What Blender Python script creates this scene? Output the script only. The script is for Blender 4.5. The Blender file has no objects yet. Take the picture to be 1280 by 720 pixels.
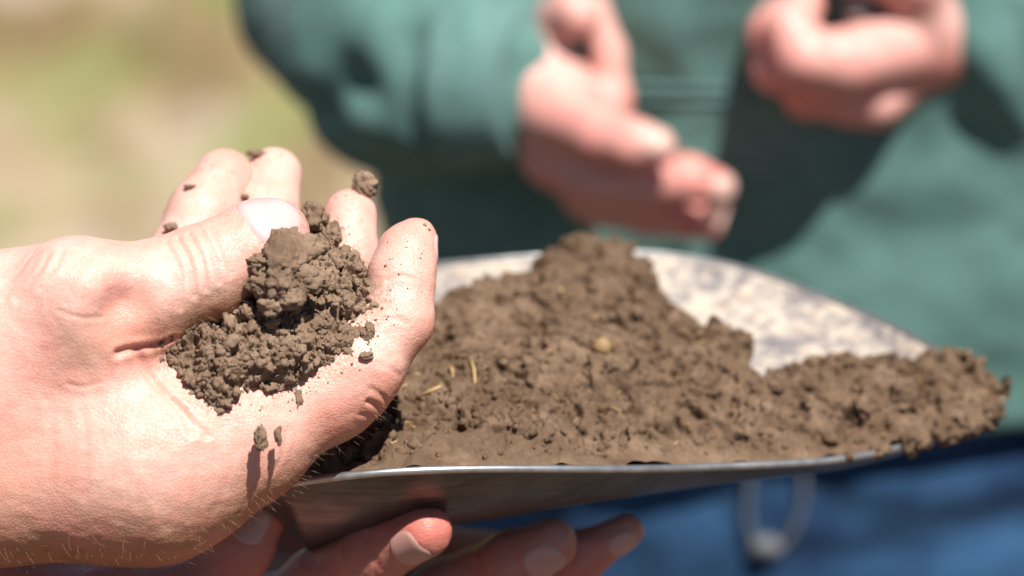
import bpy, bmesh, math, random
import numpy as np
from mathutils import Vector, noise as mnoise

random.seed(7)
RNG = np.random.default_rng(7)
SC = bpy.context.scene
COL = SC.collection

# ------------------------------------------------------------------ camera, sky, sun, exposure
PITCH = math.radians(18.0)
CAM_Z = 1.52
FOCUS = 1.0                       # metres to the cupped hand
MMPX = 0.22                       # millimetres per photograph pixel at the focus distance
cam_d = bpy.data.cameras.new('camera')
cam_d.sensor_width = 36.0
cam_d.lens = 36.0 * 1000.0 * FOCUS / (1280 * MMPX)
cam_d.clip_start = 0.05
cam_d.clip_end = 3000.0
cam_d.dof.use_dof = True
cam_d.dof.focus_distance = FOCUS - 0.004
cam_d.dof.aperture_fstop = 6.4
cam_d.dof.aperture_blades = 0
cam = bpy.data.objects.new('camera', cam_d)
cam.location = (0, 0, CAM_Z)
cam.rotation_euler = (math.pi / 2 - PITCH, 0, 0)
COL.objects.link(cam)
SC.camera = cam

SUN_EL = math.radians(60.0)
SUN_AZ = math.radians(154.0)      # clockwise from +Y: behind the camera, a little to the right
world = bpy.data.worlds.new('World')
SC.world = world
world.use_nodes = True
wn = world.node_tree.nodes
sky = wn.new('ShaderNodeTexSky')
sky.sky_type = 'NISHITA'
sky.sun_disc = False
sky.sun_elevation = SUN_EL
sky.sun_rotation = SUN_AZ
sky.altitude = 1500.0
sky.air_density = 0.7
sky.dust_density = 0.3
bg = wn['Background']
bg.inputs['Strength'].default_value = 0.05
world.node_tree.links.new(sky.outputs['Color'], bg.inputs['Color'])

sun_d = bpy.data.lights.new('sun', 'SUN')
sun_d.energy = 5.0
sun_d.angle = math.radians(0.5)
sun_d.color = (1.0, 0.96, 0.90)
sun = bpy.data.objects.new('sun', sun_d)
to_sun = Vector((math.sin(SUN_AZ) * math.cos(SUN_EL), math.cos(SUN_AZ) * math.cos(SUN_EL), math.sin(SUN_EL)))
sun.rotation_euler = to_sun.to_track_quat('Z', 'Y').to_euler()
sun.location = (0, -3, 6)
COL.objects.link(sun)

SC.view_settings.view_transform = 'Standard'
SC.view_settings.look = 'None'
SC.view_settings.exposure = 0.7
SC.view_settings.gamma = 1.0
SC.render.engine = 'CYCLES'
SC.cycles.use_denoising = True
SC.cycles.max_bounces = 8

# ------------------------------------------------------------------ geometry helpers
CP, SP = math.cos(PITCH), math.sin(PITCH)
RIGHT = np.array([1.0, 0, 0]); UPV = np.array([0, SP, CP]); FWD = np.array([0, CP, -SP])
CAMPOS = np.array([0, 0, CAM_Z])
# working frame: millimetres, x right, y up, z away from the viewer
WUP = np.array([0.0, CP, -SP])     # true vertical in the working frame
WBK = np.array([0.0, SP, CP])      # horizontal, away

def L(px, py, w):
    s = MMPX * (1 + w / 1000.0)
    return np.array([(px - 640.0) * s, (360.0 - py) * s, 1000.0 + w])

def to_world(P):
    P = np.atleast_2d(np.asarray(P, float)) * 0.001
    return CAMPOS + P[:, :1] * RIGHT + P[:, 1:2] * UPV + P[:, 2:3] * FWD

def to_px(P):
    s = 1.0 / (MMPX * P[:, 2] / 1000.0)
    return 640 + P[:, 0] * s, 360 - P[:, 1] * s

def hash3(i, j, k, seed):
    h = (i.astype(np.int64) * 73856093) ^ (j.astype(np.int64) * 19349663) ^ (k.astype(np.int64) * 83492791) ^ (seed * 2654435761)
    h = (h ^ (h >> 13)) * 1274126177
    h = h & 0x7fffffff
    h = ((h ^ (h >> 16)) * 668265263) & 0x7fffffff
    return ((h ^ (h >> 15)) & 0xffffff) / float(0xffffff)

def vnoise(P, seed=0):
    i = np.floor(P).astype(np.int64); f = P - i
    u = f * f * (3 - 2 * f)
    r = 0
    for a in (0, 1):
        for b in (0, 1):
            for c in (0, 1):
                wgt = (u[:, 0] if a else 1 - u[:, 0]) * (u[:, 1] if b else 1 - u[:, 1]) * (u[:, 2] if c else 1 - u[:, 2])
                r = r + wgt * hash3(i[:, 0] + a, i[:, 1] + b, i[:, 2] + c, seed)
    return r * 2 - 1

def fbm(P, oct=4, seed=0, gain=0.5):
    r = 0; a = 1.0
    for o in range(oct):
        r = r + a * vnoise(P * (2.03 ** o) + o * 17.3, seed + o)
        a *= gain
    return r

def worley(P, seed=0):
    i = np.floor(P).astype(np.int64)
    best = np.full(len(P), 9.0)
    for a in (-1, 0, 1):
        for b in (-1, 0, 1):
            for c in (-1, 0, 1):
                ii, jj, kk = i[:, 0] + a, i[:, 1] + b, i[:, 2] + c
                fx = ii + hash3(ii, jj, kk, seed + 11); fy = jj + hash3(ii, jj, kk, seed + 23); fz = kk + hash3(ii, jj, kk, seed + 37)
                d = (P[:, 0] - fx) ** 2 + (P[:, 1] - fy) ** 2 + (P[:, 2] - fz) ** 2
                best = np.minimum(best, d)
    return np.sqrt(best)

def smin(a, b, k):
    h = np.maximum(k - np.abs(a - b), 0) / k
    return np.minimum(a, b) - h * h * k * 0.25

def cone(P, a, b, ra, rb, S=None):
    A = P - a; ba = b - a
    if S is not None:
        A = A * S; ba = ba * S
    t = np.clip((A @ ba) / max(ba @ ba, 1e-9), 0, 1)
    q = A - t[..., None] * ba
    return np.sqrt((q * q).sum(-1)) - (ra + (rb - ra) * t)

class Form:
    """smoothly blended limbs: a core, plus digits that blend with the core but not with one another"""
    def __init__(s):
        s.core = []; s.digits = []; s.cuts = []
    def add(s, a, b, ra, rb, k=8.0, S=None):
        s.core.append((a, b, ra, rb, k, S)); return s
    def chain(s, pts, k_in=4.0, k_out=7.0):
        s.digits.append(([(pts[i][0], pts[i + 1][0], pts[i][1], pts[i + 1][1]) for i in range(len(pts) - 1)], k_in, k_out)); return s
    def cut(s, p, n, k=4.0):
        s.cuts.append((p, n, k)); return s
    def __call__(s, P):
        d = None
        for (a, b, ra, rb, k, S) in s.core:
            e = cone(P, a, b, ra, rb, S)
            d = e if d is None else smin(d, e, k)
        r = d
        for segs, ki, ko in s.digits:
            f = None
            for (a, b, ra, rb) in segs:
                e = cone(P, a, b, ra, rb)
                f = e if f is None else smin(f, e, ki)
            e = f if d is None else smin(f, d, ko)
            r = e if r is None else np.minimum(r, e)
        for p, n, k in s.cuts:
            r = -smin(-r, -((P - p) @ n), k)
        return r
    def bounds(s, pad):
        pts = []
        for (a, b, ra, rb, k, S) in s.core:
            for q, rr in ((a, ra), (b, rb)):
                e = np.full(3, rr) / (S if S is not None else 1.0)
                pts += [q - e, q + e]
        for segs, ki, ko in s.digits:
            for (a, b, ra, rb) in segs:
                pts += [a - ra, a + ra, b - rb, b + rb]
        pts = np.array(pts)
        return pts.min(0) - pad, pts.max(0) + pad
    def march(s, px, py, w0=-120.0, n=60):
        px = np.asarray(px, float); py = np.asarray(py, float)
        D = np.stack([(px - 640) * MMPX / 1000, (360 - py) * MMPX / 1000, np.ones_like(px)], -1)
        t = np.full(px.shape, 1000.0 + w0)
        for _ in range(n):
            t = t + s(D * t[..., None]) * 0.85
            t = np.minimum(t, 2500)
        P = D * t[..., None]
        return P, np.abs(s(P)) < 1.0
    def grad(s, P, e=0.4):
        g = np.stack([s(P + np.eye(3)[i] * e) - s(P - np.eye(3)[i] * e) for i in range(3)], -1)
        return g / np.maximum(np.linalg.norm(g, axis=-1, keepdims=True), 1e-9)

def surface_net(form, res, lo=None, hi=None, pad=4):
    l0, h0 = form.bounds(pad)
    lo = l0 if lo is None else np.maximum(lo, l0); hi = h0 if hi is None else np.minimum(hi, h0)
    n = np.ceil((hi - lo) / res).astype(int) + 1
    xs = [lo[i] + np.arange(n[i]) * res for i in range(3)]
    V = np.empty(n, np.float32)
    K = 10
    st = [np.arange(0, n[i], K) for i in range(3)]
    cen = np.stack(np.meshgrid(*[lo[i] + (st[i] + K / 2 - 0.5) * res for i in range(3)], indexing='ij'), -1)
    dc = form(cen.reshape(-1, 3)).reshape(cen.shape[:3])
    lim = (K / 2 + 0.6) * res * 1.7321 + 6.0
    ar = np.arange(K)
    todo = np.argwhere(np.abs(dc) < lim)
    V[...] = np.repeat(np.repeat(np.repeat(np.where(dc < 0, -9.0, 9.0).astype(np.float32), K, 0), K, 1), K, 2)[:n[0], :n[1], :n[2]]
    loc = np.stack(np.meshgrid(ar, ar, ar, indexing='ij'), -1).reshape(-1, 3)
    for c0 in range(0, len(todo), 60):
        I = (todo[c0:c0 + 60, None, :] * K + loc[None]).reshape(-1, 3)
        I = I[(I < n).all(1)]
        V[tuple(I.T)] = form(lo + I * res)
    ins = V < 0
    cnt = np.zeros(n - 1, np.int8)
    for a in (0, 1):
        for b in (0, 1):
            for c in (0, 1):
                cnt += ins[a:n[0] - 1 + a, b:n[1] - 1 + b, c:n[2] - 1 + c]
    act = (cnt > 0) & (cnt < 8)
    I = np.argwhere(act)
    idx = np.full(n - 1, -1, np.int64); idx[act] = np.arange(len(I))
    acc = np.zeros((len(I), 3)); num = np.zeros(len(I))
    corners = [(0, 0, 0), (1, 0, 0), (0, 1, 0), (1, 1, 0), (0, 0, 1), (1, 0, 1), (0, 1, 1), (1, 1, 1)]
    cv = np.stack([V[I[:, 0] + c[0], I[:, 1] + c[1], I[:, 2] + c[2]] for c in corners], 1)
    for i in range(8):
        for ax in range(3):
            if corners[i][ax] == 0:
                c2 = list(corners[i]); c2[ax] = 1
                j = corners.index(tuple(c2))
                v0, v1 = cv[:, i], cv[:, j]
                m = (v0 < 0) != (v1 < 0)
                t = v0 / np.where(m, v0 - v1, 1)
                p = np.tile(np.array(corners[i], float), (len(I), 1)); p[:, ax] += t
                acc[m] += p[m]; num[m] += 1
    verts = lo + (I + acc / num[:, None]) * res
    faces = []
    for ax in range(3):
        s0 = [slice(0, None)] * 3; s1 = [slice(0, None)] * 3
        s0[ax] = slice(0, -1); s1[ax] = slice(1, None)
        A, B = ins[tuple(s0)], ins[tuple(s1)]
        E = np.argwhere(A != B)
        o1, o2 = (ax + 1) % 3, (ax + 2) % 3
        ok = (E[:, o1] > 0) & (E[:, o2] > 0) & (E[:, o1] < n[o1] - 1) & (E[:, o2] < n[o2] - 1)
        E = E[ok]
        fl = A[tuple(E.T)]
        q = []
        for d1, d2 in ((-1, -1), (0, -1), (0, 0), (-1, 0)):
            C = E.copy(); C[:, o1] += d1; C[:, o2] += d2
            q.append(idx[tuple(C.T)])
        q = np.stack(q, 1)
        q[~fl] = q[~fl][:, ::-1]
        faces.append(q)
    return verts, np.concatenate(faces)

# ------------------------------------------------------------------ objects
def empty(name, base):
    o = bpy.data.objects.new(name, None)
    o.empty_display_size = 0.02
    o.location = Vector(to_world(base)[0])
    COL.objects.link(o)
    return o

def tag(o, label=None, cat=None, group=None, kind=None):
    for k, v in (('label', label), ('category', cat), ('group', group), ('kind', kind)):
        if v: o[k] = v
    return o

def mesh_obj(name, verts, faces, mat, parent=None, smooth=True, world=False, base=None, attrs=None):
    """verts in the working frame (mm) unless world; the object sits at its parent's or its own base"""
    Wv = np.asarray(verts, float) if world else to_world(verts)
    if parent is not None:
        org = np.zeros(3); p = parent
        while p is not None:
            org = org + np.array(p.location); p = p.parent
    elif base is not None:
        org = to_world(base)[0]
    else:
        org = np.array([Wv[:, 0].mean(), Wv[:, 1].mean(), Wv[:, 2].min()])
    me = bpy.data.meshes.new(name)
    faces = np.asarray(faces)
    nl = faces.shape[1]
    me.vertices.add(len(Wv)); me.loops.add(faces.size); me.polygons.add(len(faces))
    me.vertices.foreach_set('co', (Wv - org).astype(np.float32).ravel())
    me.loops.foreach_set('vertex_index', faces.astype(np.int32).ravel())
    me.polygons.foreach_set('loop_start', np.arange(0, faces.size, nl, dtype=np.int32))
    me.polygons.foreach_set('loop_total', np.full(len(faces), nl, np.int32))
    me.update(calc_edges=True); me.validate()
    if smooth: me.polygons.foreach_set('use_smooth', np.ones(len(me.polygons), bool))
    for an, av in (attrs or {}).items():
        at = me.attributes.new(an, 'FLOAT', 'POINT'); at.data.foreach_set('value', np.asarray(av, np.float32))
    me.materials.append(mat)
    o = bpy.data.objects.new(name, me)
    if parent is not None: o.parent = parent
    else: o.location = Vector(org)
    COL.objects.link(o)
    return o

def grid_faces(nu, nv):
    a = np.arange((nu - 1) * nv).reshape(nu - 1, nv)[:, :nv - 1].ravel()
    return np.stack([a, a + 1, a + nv + 1, a + nv], 1)

def tube(pts, r, n=8, taper=None):
    pts = np.asarray(pts, float); m = len(pts)
    V = []
    for i in range(m):
        t = pts[min(i + 1, m - 1)] - pts[max(i - 1, 0)]; t = t / max(np.linalg.norm(t), 1e-9)
        h = np.array([0, 0, 1.0]) if abs(t[2]) < 0.9 else np.array([1.0, 0, 0])
        u = np.cross(t, h); u /= np.linalg.norm(u); v = np.cross(t, u)
        rr = r * (taper[i] if taper is not None else 1.0)
        for k in range(n):
            a = 2 * math.pi * k / n
            V.append(pts[i] + rr * (math.cos(a) * u + math.sin(a) * v))
    F = []
    for i in range(m - 1):
        for k in range(n):
            F.append((i * n + k, i * n + (k + 1) % n, (i + 1) * n + (k + 1) % n, (i + 1) * n + k))
    c0 = len(V); V.append(pts[0]); V.append(pts[-1])
    for k in range(n):
        F.append((c0, (k + 1) % n, k, k)); F.append((c0 + 1, (m - 1) * n + k, (m - 1) * n + (k + 1) % n, (m - 1) * n + (k + 1) % n))
    F = np.array(F)
    F3 = np.concatenate([F[:, [0, 1, 2]], F[F[:, 2] != F[:, 3]][:, [0, 2, 3]]])
    return np.array(V), F3

def spline(pts, n=8):
    pts = np.asarray(pts, float)
    P = np.vstack([2 * pts[0] - pts[1], pts, 2 * pts[-1] - pts[-2]])
    out = []
    for i in range(1, len(P) - 2):
        for t in np.linspace(0, 1, n, endpoint=False):
            a, b, c, d = P[i - 1], P[i], P[i + 1], P[i + 2]
            out.append(0.5 * (2 * b + (c - a) * t + (2 * a - 5 * b + 4 * c - d) * t * t + (3 * b - a - 3 * c + d) * t ** 3))
    out.append(P[-2])
    return np.array(out)

def seg_dist(P, poly):
    d = np.full(len(P), 1e9)
    for a, b in zip(poly[:-1], poly[1:]):
        ba = b - a
        t = np.clip(((P - a) @ ba) / max(ba @ ba, 1e-9), 0, 1)
        q = P - a - t[:, None] * ba
        d = np.minimum(d, np.sqrt((q * q).sum(1)))
    return d

# ------------------------------------------------------------------ materials
def new_mat(name):
    m = bpy.data.materials.new(name); m.use_nodes = True
    nt = m.node_tree
    return m, nt, nt.nodes['Principled BSDF']

def nd(nt, typ, ins=None, **kw):
    n = nt.nodes.new(typ)
    for k, v in kw.items(): setattr(n, k, v)
    for k, v in (ins or {}).items():
        if hasattr(v, 'links') or isinstance(v, bpy.types.NodeSocket): nt.links.new(v, n.inputs[k])
        else: n.inputs[k].default_value = v
    return n

def mixc(nt, fac, a, b, blend='MIX'):
    n = nt.nodes.new('ShaderNodeMix'); n.data_type = 'RGBA'; n.blend_type = blend
    for k, v in ((0, fac), (6, a), (7, b)):
        if isinstance(v, bpy.types.NodeSocket): nt.links.new(v, n.inputs[k])
        elif k == 0: n.inputs[0].default_value = v
        else: n.inputs[k].default_value = (*v, 1) if len(v) == 3 else v
    return n.outputs[2]

def ramp(nt, fac, stops):
    n = nt.nodes.new('ShaderNodeValToRGB')
    nt.links.new(fac, n.inputs[0])
    cr = n.color_ramp
    while len(cr.elements) < len(stops): cr.elements.new(0.5)
    for e, (p, c) in zip(cr.elements, stops):
        e.position = p; e.color = (*c, 1) if not isinstance(c, (int, float)) else (c, c, c, 1)
    return n.outputs[0]

def noise_tex(nt, vec, scale, detail=4, rough=0.55):
    n = nd(nt, 'ShaderNodeTexNoise', {'Vector': vec, 'Scale': scale, 'Detail': detail, 'Roughness': rough})
    return n.outputs['Fac']

def coords(nt):
    return nd(nt, 'ShaderNodeNewGeometry').outputs['Position']

def skin_material(name, palm, tan, red, rough=0.42, fine=True):
    m, nt, b = new_mat(name)
    p = coords(nt)
    at = nd(nt, 'ShaderNodeAttribute', attribute_name='tan').outputs['Fac']  # mask for browner skin, which also carries painted shade
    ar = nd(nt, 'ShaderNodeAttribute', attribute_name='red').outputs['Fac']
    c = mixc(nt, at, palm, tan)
    mot = noise_tex(nt, p, 140, 4, 0.6)
    mot2 = noise_tex(nt, p, 900, 3, 0.6)
    c = mixc(nt, ar, c, red)
    c = mixc(nt, ramp(nt, mot, [(0.40, 0), (0.70, 0.42)]), c, red)
    c = mixc(nt, ramp(nt, noise_tex(nt, p, 38, 3, 0.5), [(0.42, 0), (0.66, 0.50)]), c, red)
    c = mixc(nt, ramp(nt, mot2, [(0.35, 0.16), (0.65, 0)]), c, tuple(x * 0.7 for x in tan))
    ad = nd(nt, 'ShaderNodeAttribute', attribute_name='dirt').outputs['Fac']
    dn = nd(nt, 'ShaderNodeMath', {0: ad, 1: ramp(nt, noise_tex(nt, p, 650, 4, 0.7), [(0.42, 0.05), (0.66, 1.0)])}, operation='MULTIPLY').outputs[0]
    c = mixc(nt, dn, c, (0.30, 0.19, 0.125))
    nt.links.new(c, b.inputs['Base Color'])
    b.inputs['Roughness'].default_value = rough
    b.inputs['Specular IOR Level'].default_value = 0.35
    b.inputs['Subsurface Weight'].default_value = 0.22
    b.inputs['Subsurface Radius'].default_value = (1.0, 0.32, 0.18)
    b.inputs['Subsurface Scale'].default_value = 0.0035
    if fine:
        v1 = nd(nt, 'ShaderNodeTexVoronoi', {'Vector': p, 'Scale': 950.0}, feature='DISTANCE_TO_EDGE').outputs['Distance']
        e1 = ramp(nt, v1, [(0.0, 0.0), (0.22, 1.0)])
        mp = nd(nt, 'ShaderNodeMapping', {'Vector': p, 'Rotation': (0, 0.5, 0.2), 'Scale': (230, 230, 900)}).outputs[0]
        w1 = noise_tex(nt, mp, 1.0, 3, 0.6)
        s = nd(nt, 'ShaderNodeMath', {0: e1, 1: w1}, operation='ADD').outputs[0]
        bp = nd(nt, 'ShaderNodeBump', {'Strength': 0.35, 'Distance': 0.0002, 'Height': s})
        nt.links.new(bp.outputs[0], b.inputs['Normal'])
    return m

def soil_material(name, dark, mid, light, fine=1800):
    m, nt, b = new_mat(name)
    p = coords(nt)
    n1 = noise_tex(nt, p, 90, 5, 0.6)
    n2 = noise_tex(nt, p, 700, 5, 0.65)
    c = ramp(nt, n1, [(0.3, dark), (0.52, mid), (0.75, light)])
    c = mixc(nt, ramp(nt, noise_tex(nt, p, 34, 3, 0.6), [(0.40, 0.55), (0.56, 0)]), c, tuple(x * 1.15 for x in dark))
    c = mixc(nt, ramp(nt, noise_tex(nt, p, 55, 3, 0.6), [(0.54, 0), (0.68, 0.6)]), c, tuple(x * 1.2 for x in light))
    c = mixc(nt, ramp(nt, n2, [(0.3, 0.45), (0.6, 0.0)]), c, dark)
    sp = noise_tex(nt, p, 1500, 2, 0.5)
    c = mixc(nt, ramp(nt, sp, [(0.70, 0), (0.76, 0.7)]), c, tuple(min(1, x * 2.3) for x in light))
    nt.links.new(c, b.inputs['Base Color'])
    b.inputs['Roughness'].default_value = 0.95
    b.inputs['Specular IOR Level'].default_value = 0.15
    h = nd(nt, 'ShaderNodeMath', {0: n2, 1: noise_tex(nt, p, fine, 4, 0.7)}, operation='ADD').outputs[0]
    bp = nd(nt, 'ShaderNodeBump', {'Strength': 0.6, 'Distance': 0.0005, 'Height': h})
    nt.links.new(bp.outputs[0], b.inputs['Normal'])
    return m

def cloth_material(name, base, dark, scale=900, bump=0.0006, var=60):
    m, nt, b = new_mat(name)
    p = coords(nt)
    c = mixc(nt, ramp(nt, noise_tex(nt, p, var, 4), [(0.3, 0), (0.7, 1)]), base, dark)
    wv = noise_tex(nt, p, scale, 3, 0.7)
    c = mixc(nt, ramp(nt, wv, [(0.35, 0.35), (0.6, 0)]), c, tuple(x * 0.6 for x in dark))
    nt.links.new(c, b.inputs['Base Color'])
    b.inputs['Roughness'].default_value = 0.9
    b.inputs['Specular IOR Level'].default_value = 0.2
    b.inputs['Sheen Weight'].default_value = 0.05
    bp = nd(nt, 'ShaderNodeBump', {'Strength': 0.5, 'Distance': bump, 'Height': wv})
    nt.links.new(bp.outputs[0], b.inputs['Normal'])
    return m

def plain(name, col, rough=0.6, metal=0.0, var=0.25, scale=300):
    m, nt, b = new_mat(name)
    p = coords(nt)
    c = mixc(nt, ramp(nt, noise_tex(nt, p, scale, 4), [(0.3, 0), (0.7, 1)]), col, tuple(x * (1 - var) for x in col))
    nt.links.new(c, b.inputs['Base Color'])
    b.inputs['Roughness'].default_value = rough; b.inputs['Metallic'].default_value = metal
    return m

SKIN_A = skin_material('skin_fair', (0.74, 0.48, 0.405), (0.42, 0.19, 0.085), (0.72, 0.265, 0.205))  # second tone is darkened to paint shade under the heel
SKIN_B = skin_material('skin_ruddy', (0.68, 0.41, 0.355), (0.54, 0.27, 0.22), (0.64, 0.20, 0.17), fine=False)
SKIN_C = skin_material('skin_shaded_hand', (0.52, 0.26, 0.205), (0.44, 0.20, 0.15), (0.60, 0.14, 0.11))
NAIL = plain('fingernail', (0.66, 0.43, 0.41), 0.25, 0, 0.08, 200)
NAIL_B = plain('far_fingernail', (0.64, 0.40, 0.34), 0.4, 0, 0.08, 200)
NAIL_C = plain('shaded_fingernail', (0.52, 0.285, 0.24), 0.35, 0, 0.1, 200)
SOIL_A = soil_material('crumbly_soil', (0.150, 0.096, 0.062), (0.240, 0.162, 0.110), (0.30, 0.212, 0.150))
SOIL_B = soil_material('heaped_soil', (0.092, 0.056, 0.034), (0.164, 0.106, 0.068), (0.225, 0.152, 0.102), 900)
GREEN = cloth_material('green_sweatshirt_knit', (0.112, 0.222, 0.196), (0.086, 0.174, 0.154))
GREENRIB = cloth_material('green_rib_knit', (0.130, 0.240, 0.222), (0.104, 0.195, 0.180))
DENIM = cloth_material('blue_denim', (0.036, 0.108, 0.220), (0.006, 0.021, 0.058), 700, 0.0006, 16)
STRAW = plain('dry_straw', (0.50, 0.33, 0.14), 0.6)
PEBBLE = plain('tan_pebble', (0.30, 0.19, 0.085), 0.7)
CORD = plain('pale_cord', (0.13, 0.135, 0.145), 0.7)
GREYST = plain('grey_stone', (0.42, 0.42, 0.40), 0.6, 0, 0.5, 120)

def metal_material():
    m, nt, b = new_mat('bare_sheet_metal')
    p = coords(nt)
    mp = nd(nt, 'ShaderNodeMapping', {'Vector': p, 'Scale': (25, 500, 500)}).outputs[0]
    st = noise_tex(nt, mp, 1.0, 4, 0.6)
    c = ramp(nt, st, [(0.3, (0.12, 0.122, 0.125)), (0.7, (0.22, 0.222, 0.225))])
    c = mixc(nt, ramp(nt, noise_tex(nt, p, 45, 5, 0.65), [(0.45, 0), (0.7, 0.6)]), c, (0.07, 0.055, 0.042))
    nt.links.new(c, b.inputs['Base Color'])
    b.inputs['Metallic'].default_value = 0.9
    b.inputs['Roughness'].default_value = 0.36
    bp = nd(nt, 'ShaderNodeBump', {'Strength': 0.12, 'Distance': 0.0004, 'Height': st})
    nt.links.new(bp.outputs[0], b.inputs['Normal'])
    return m
METAL = metal_material()

def dusty_material():
    m, nt, b = new_mat('dust_coated_metal')
    p = coords(nt)
    mp = nd(nt, 'ShaderNodeMapping', {'Vector': p, 'Rotation': (0, 0, 0.5), 'Scale': (32, 105, 105)}).outputs[0]
    s1 = noise_tex(nt, mp, 1.0, 5, 0.65)
    s2 = noise_tex(nt, p, 260, 4, 0.6)
    f = nd(nt, 'ShaderNodeMath', {0: s1, 1: s2}, operation='ADD').outputs[0]
    f = nd(nt, 'ShaderNodeMath', {0: f, 1: 0.5}, operation='MULTIPLY').outputs[0]
    c = ramp(nt, f, [(0.42, (0.155, 0.14, 0.145)), (0.49, (0.32, 0.28, 0.255)), (0.56, (0.50, 0.42, 0.335))])
    c = mixc(nt, ramp(nt, noise_tex(nt, p, 330, 3, 0.6), [(0.60, 0), (0.68, 0.75)]), c, (0.30, 0.18, 0.10))
    nt.links.new(c, b.inputs['Base Color'])
    b.inputs['Roughness'].default_value = 0.75
    bp = nd(nt, 'ShaderNodeBump', {'Strength': 0.5, 'Distance': 0.0008, 'Height': f})
    nt.links.new(bp.outputs[0], b.inputs['Normal'])
    return m
DUSTY = dusty_material()

# ------------------------------------------------------------------ the setting: dry grass ground
def ground_material():
    m, nt, b = new_mat('dry_grass_ground')
    p = coords(nt)
    n1 = noise_tex(nt, p, 3.0, 2, 0.5)
    n2 = noise_tex(nt, p, 2.6, 2, 0.5)
    c = ramp(nt, n1, [(0.38, (0.14, 0.12, 0.03)), (0.46, (0.24, 0.16, 0.06)), (0.54, (0.30, 0.185, 0.10)), (0.64, (0.47, 0.34, 0.23))])
    c = mixc(nt, ramp(nt, n2, [(0.50, 0), (0.60, 0.9)]), c, (0.21, 0.24, 0.075))
    sep = nd(nt, 'ShaderNodeSeparateXYZ', {0: p}).outputs[1]
    yy = nd(nt, 'ShaderNodeMath', {0: noise_tex(nt, p, 1.7, 2), 1: 1.6, 2: sep}, operation='MULTIPLY_ADD').outputs[0]
    yy = nd(nt, 'ShaderNodeMath', {0: yy, 1: 0.1}, operation='MULTIPLY').outputs[0]
    band = ramp(nt, yy, [(0.56, (0.46, 0.34, 0.25)), (0.60, (0.42, 0.31, 0.21)), (0.63, (0.25, 0.265, 0.085)), (0.66, (0.33, 0.27, 0.12)), (0.69, (0.25, 0.155, 0.075)), (0.73, (0.17, 0.135, 0.045))])
    c = mixc(nt, 0.6, c, band)
    c = mixc(nt, ramp(nt, noise_tex(nt, p, 60, 4, 0.7), [(0.3, 0.5), (0.55, 0)]), c, (0.12, 0.085, 0.05))
    mp = nd(nt, 'ShaderNodeMapping', {'Vector': p, 'Scale': (1.0, 0.42, 1.0)}).outputs[0]
    c = mixc(nt, ramp(nt, noise_tex(nt, mp, 3.6, 2, 0.5), [(0.50, 0), (0.60, 0.85)]), c, (0.185, 0.225, 0.065))
    mp2 = nd(nt, 'ShaderNodeMapping', {'Vector': p, 'Location': (7.3, 2.1, 0), 'Scale': (1.0, 0.42, 1.0)}).outputs[0]
    c = mixc(nt, ramp(nt, noise_tex(nt, mp2, 4.2, 2, 0.5), [(0.52, 0), (0.62, 0.8)]), c, (0.17, 0.105, 0.05))
    mp3 = nd(nt, 'ShaderNodeMapping', {'Vector': p, 'Location': (1.3, 9.1, 0), 'Scale': (1.0, 0.42, 1.0)}).outputs[0]
    c = mixc(nt, ramp(nt, noise_tex(nt, mp3, 4.0, 2, 0.5), [(0.53, 0), (0.63, 0.8)]), c, (0.43, 0.33, 0.25))
    # dark bare earth added on the unseen near ground to cut bounced light
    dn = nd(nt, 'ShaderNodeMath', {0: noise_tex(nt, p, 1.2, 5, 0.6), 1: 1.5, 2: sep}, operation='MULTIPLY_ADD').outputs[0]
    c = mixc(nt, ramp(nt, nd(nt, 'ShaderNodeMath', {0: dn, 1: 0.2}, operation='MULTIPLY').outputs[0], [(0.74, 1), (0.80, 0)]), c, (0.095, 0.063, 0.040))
    nt.links.new(c, b.inputs['Base Color'])
    b.inputs['Roughness'].default_value = 1.0
    bp = nd(nt, 'ShaderNodeBump', {'Strength': 0.6, 'Distance': 0.02, 'Height': noise_tex(nt, p, 40, 4, 0.6)})
    nt.links.new(bp.outputs[0], b.inputs['Normal'])
    return m
def build_ground():
    xs = np.concatenate([-np.geomspace(900, 8, 14), np.linspace(-6, 6, 41), np.geomspace(8, 900, 14)])
    ys = np.concatenate([-np.geomspace(400, 6, 10), np.linspace(-4, 12, 55), np.geomspace(14, 1500, 14)])
    X, Y = np.meshgrid(xs, ys, indexing='ij')
    P = np.stack([X.ravel(), Y.ravel(), np.zeros(X.size)], 1)
    P[:, 2] = 0.03 * fbm(P * 0.7, 3, 5)
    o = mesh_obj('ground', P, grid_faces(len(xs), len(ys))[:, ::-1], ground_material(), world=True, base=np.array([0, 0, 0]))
    o.data.transform(__import__('mathutils').Matrix.Translation(o.location)); o.location = (0, 0, 0)
    tag(o, kind='structure')
build_ground()

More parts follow.
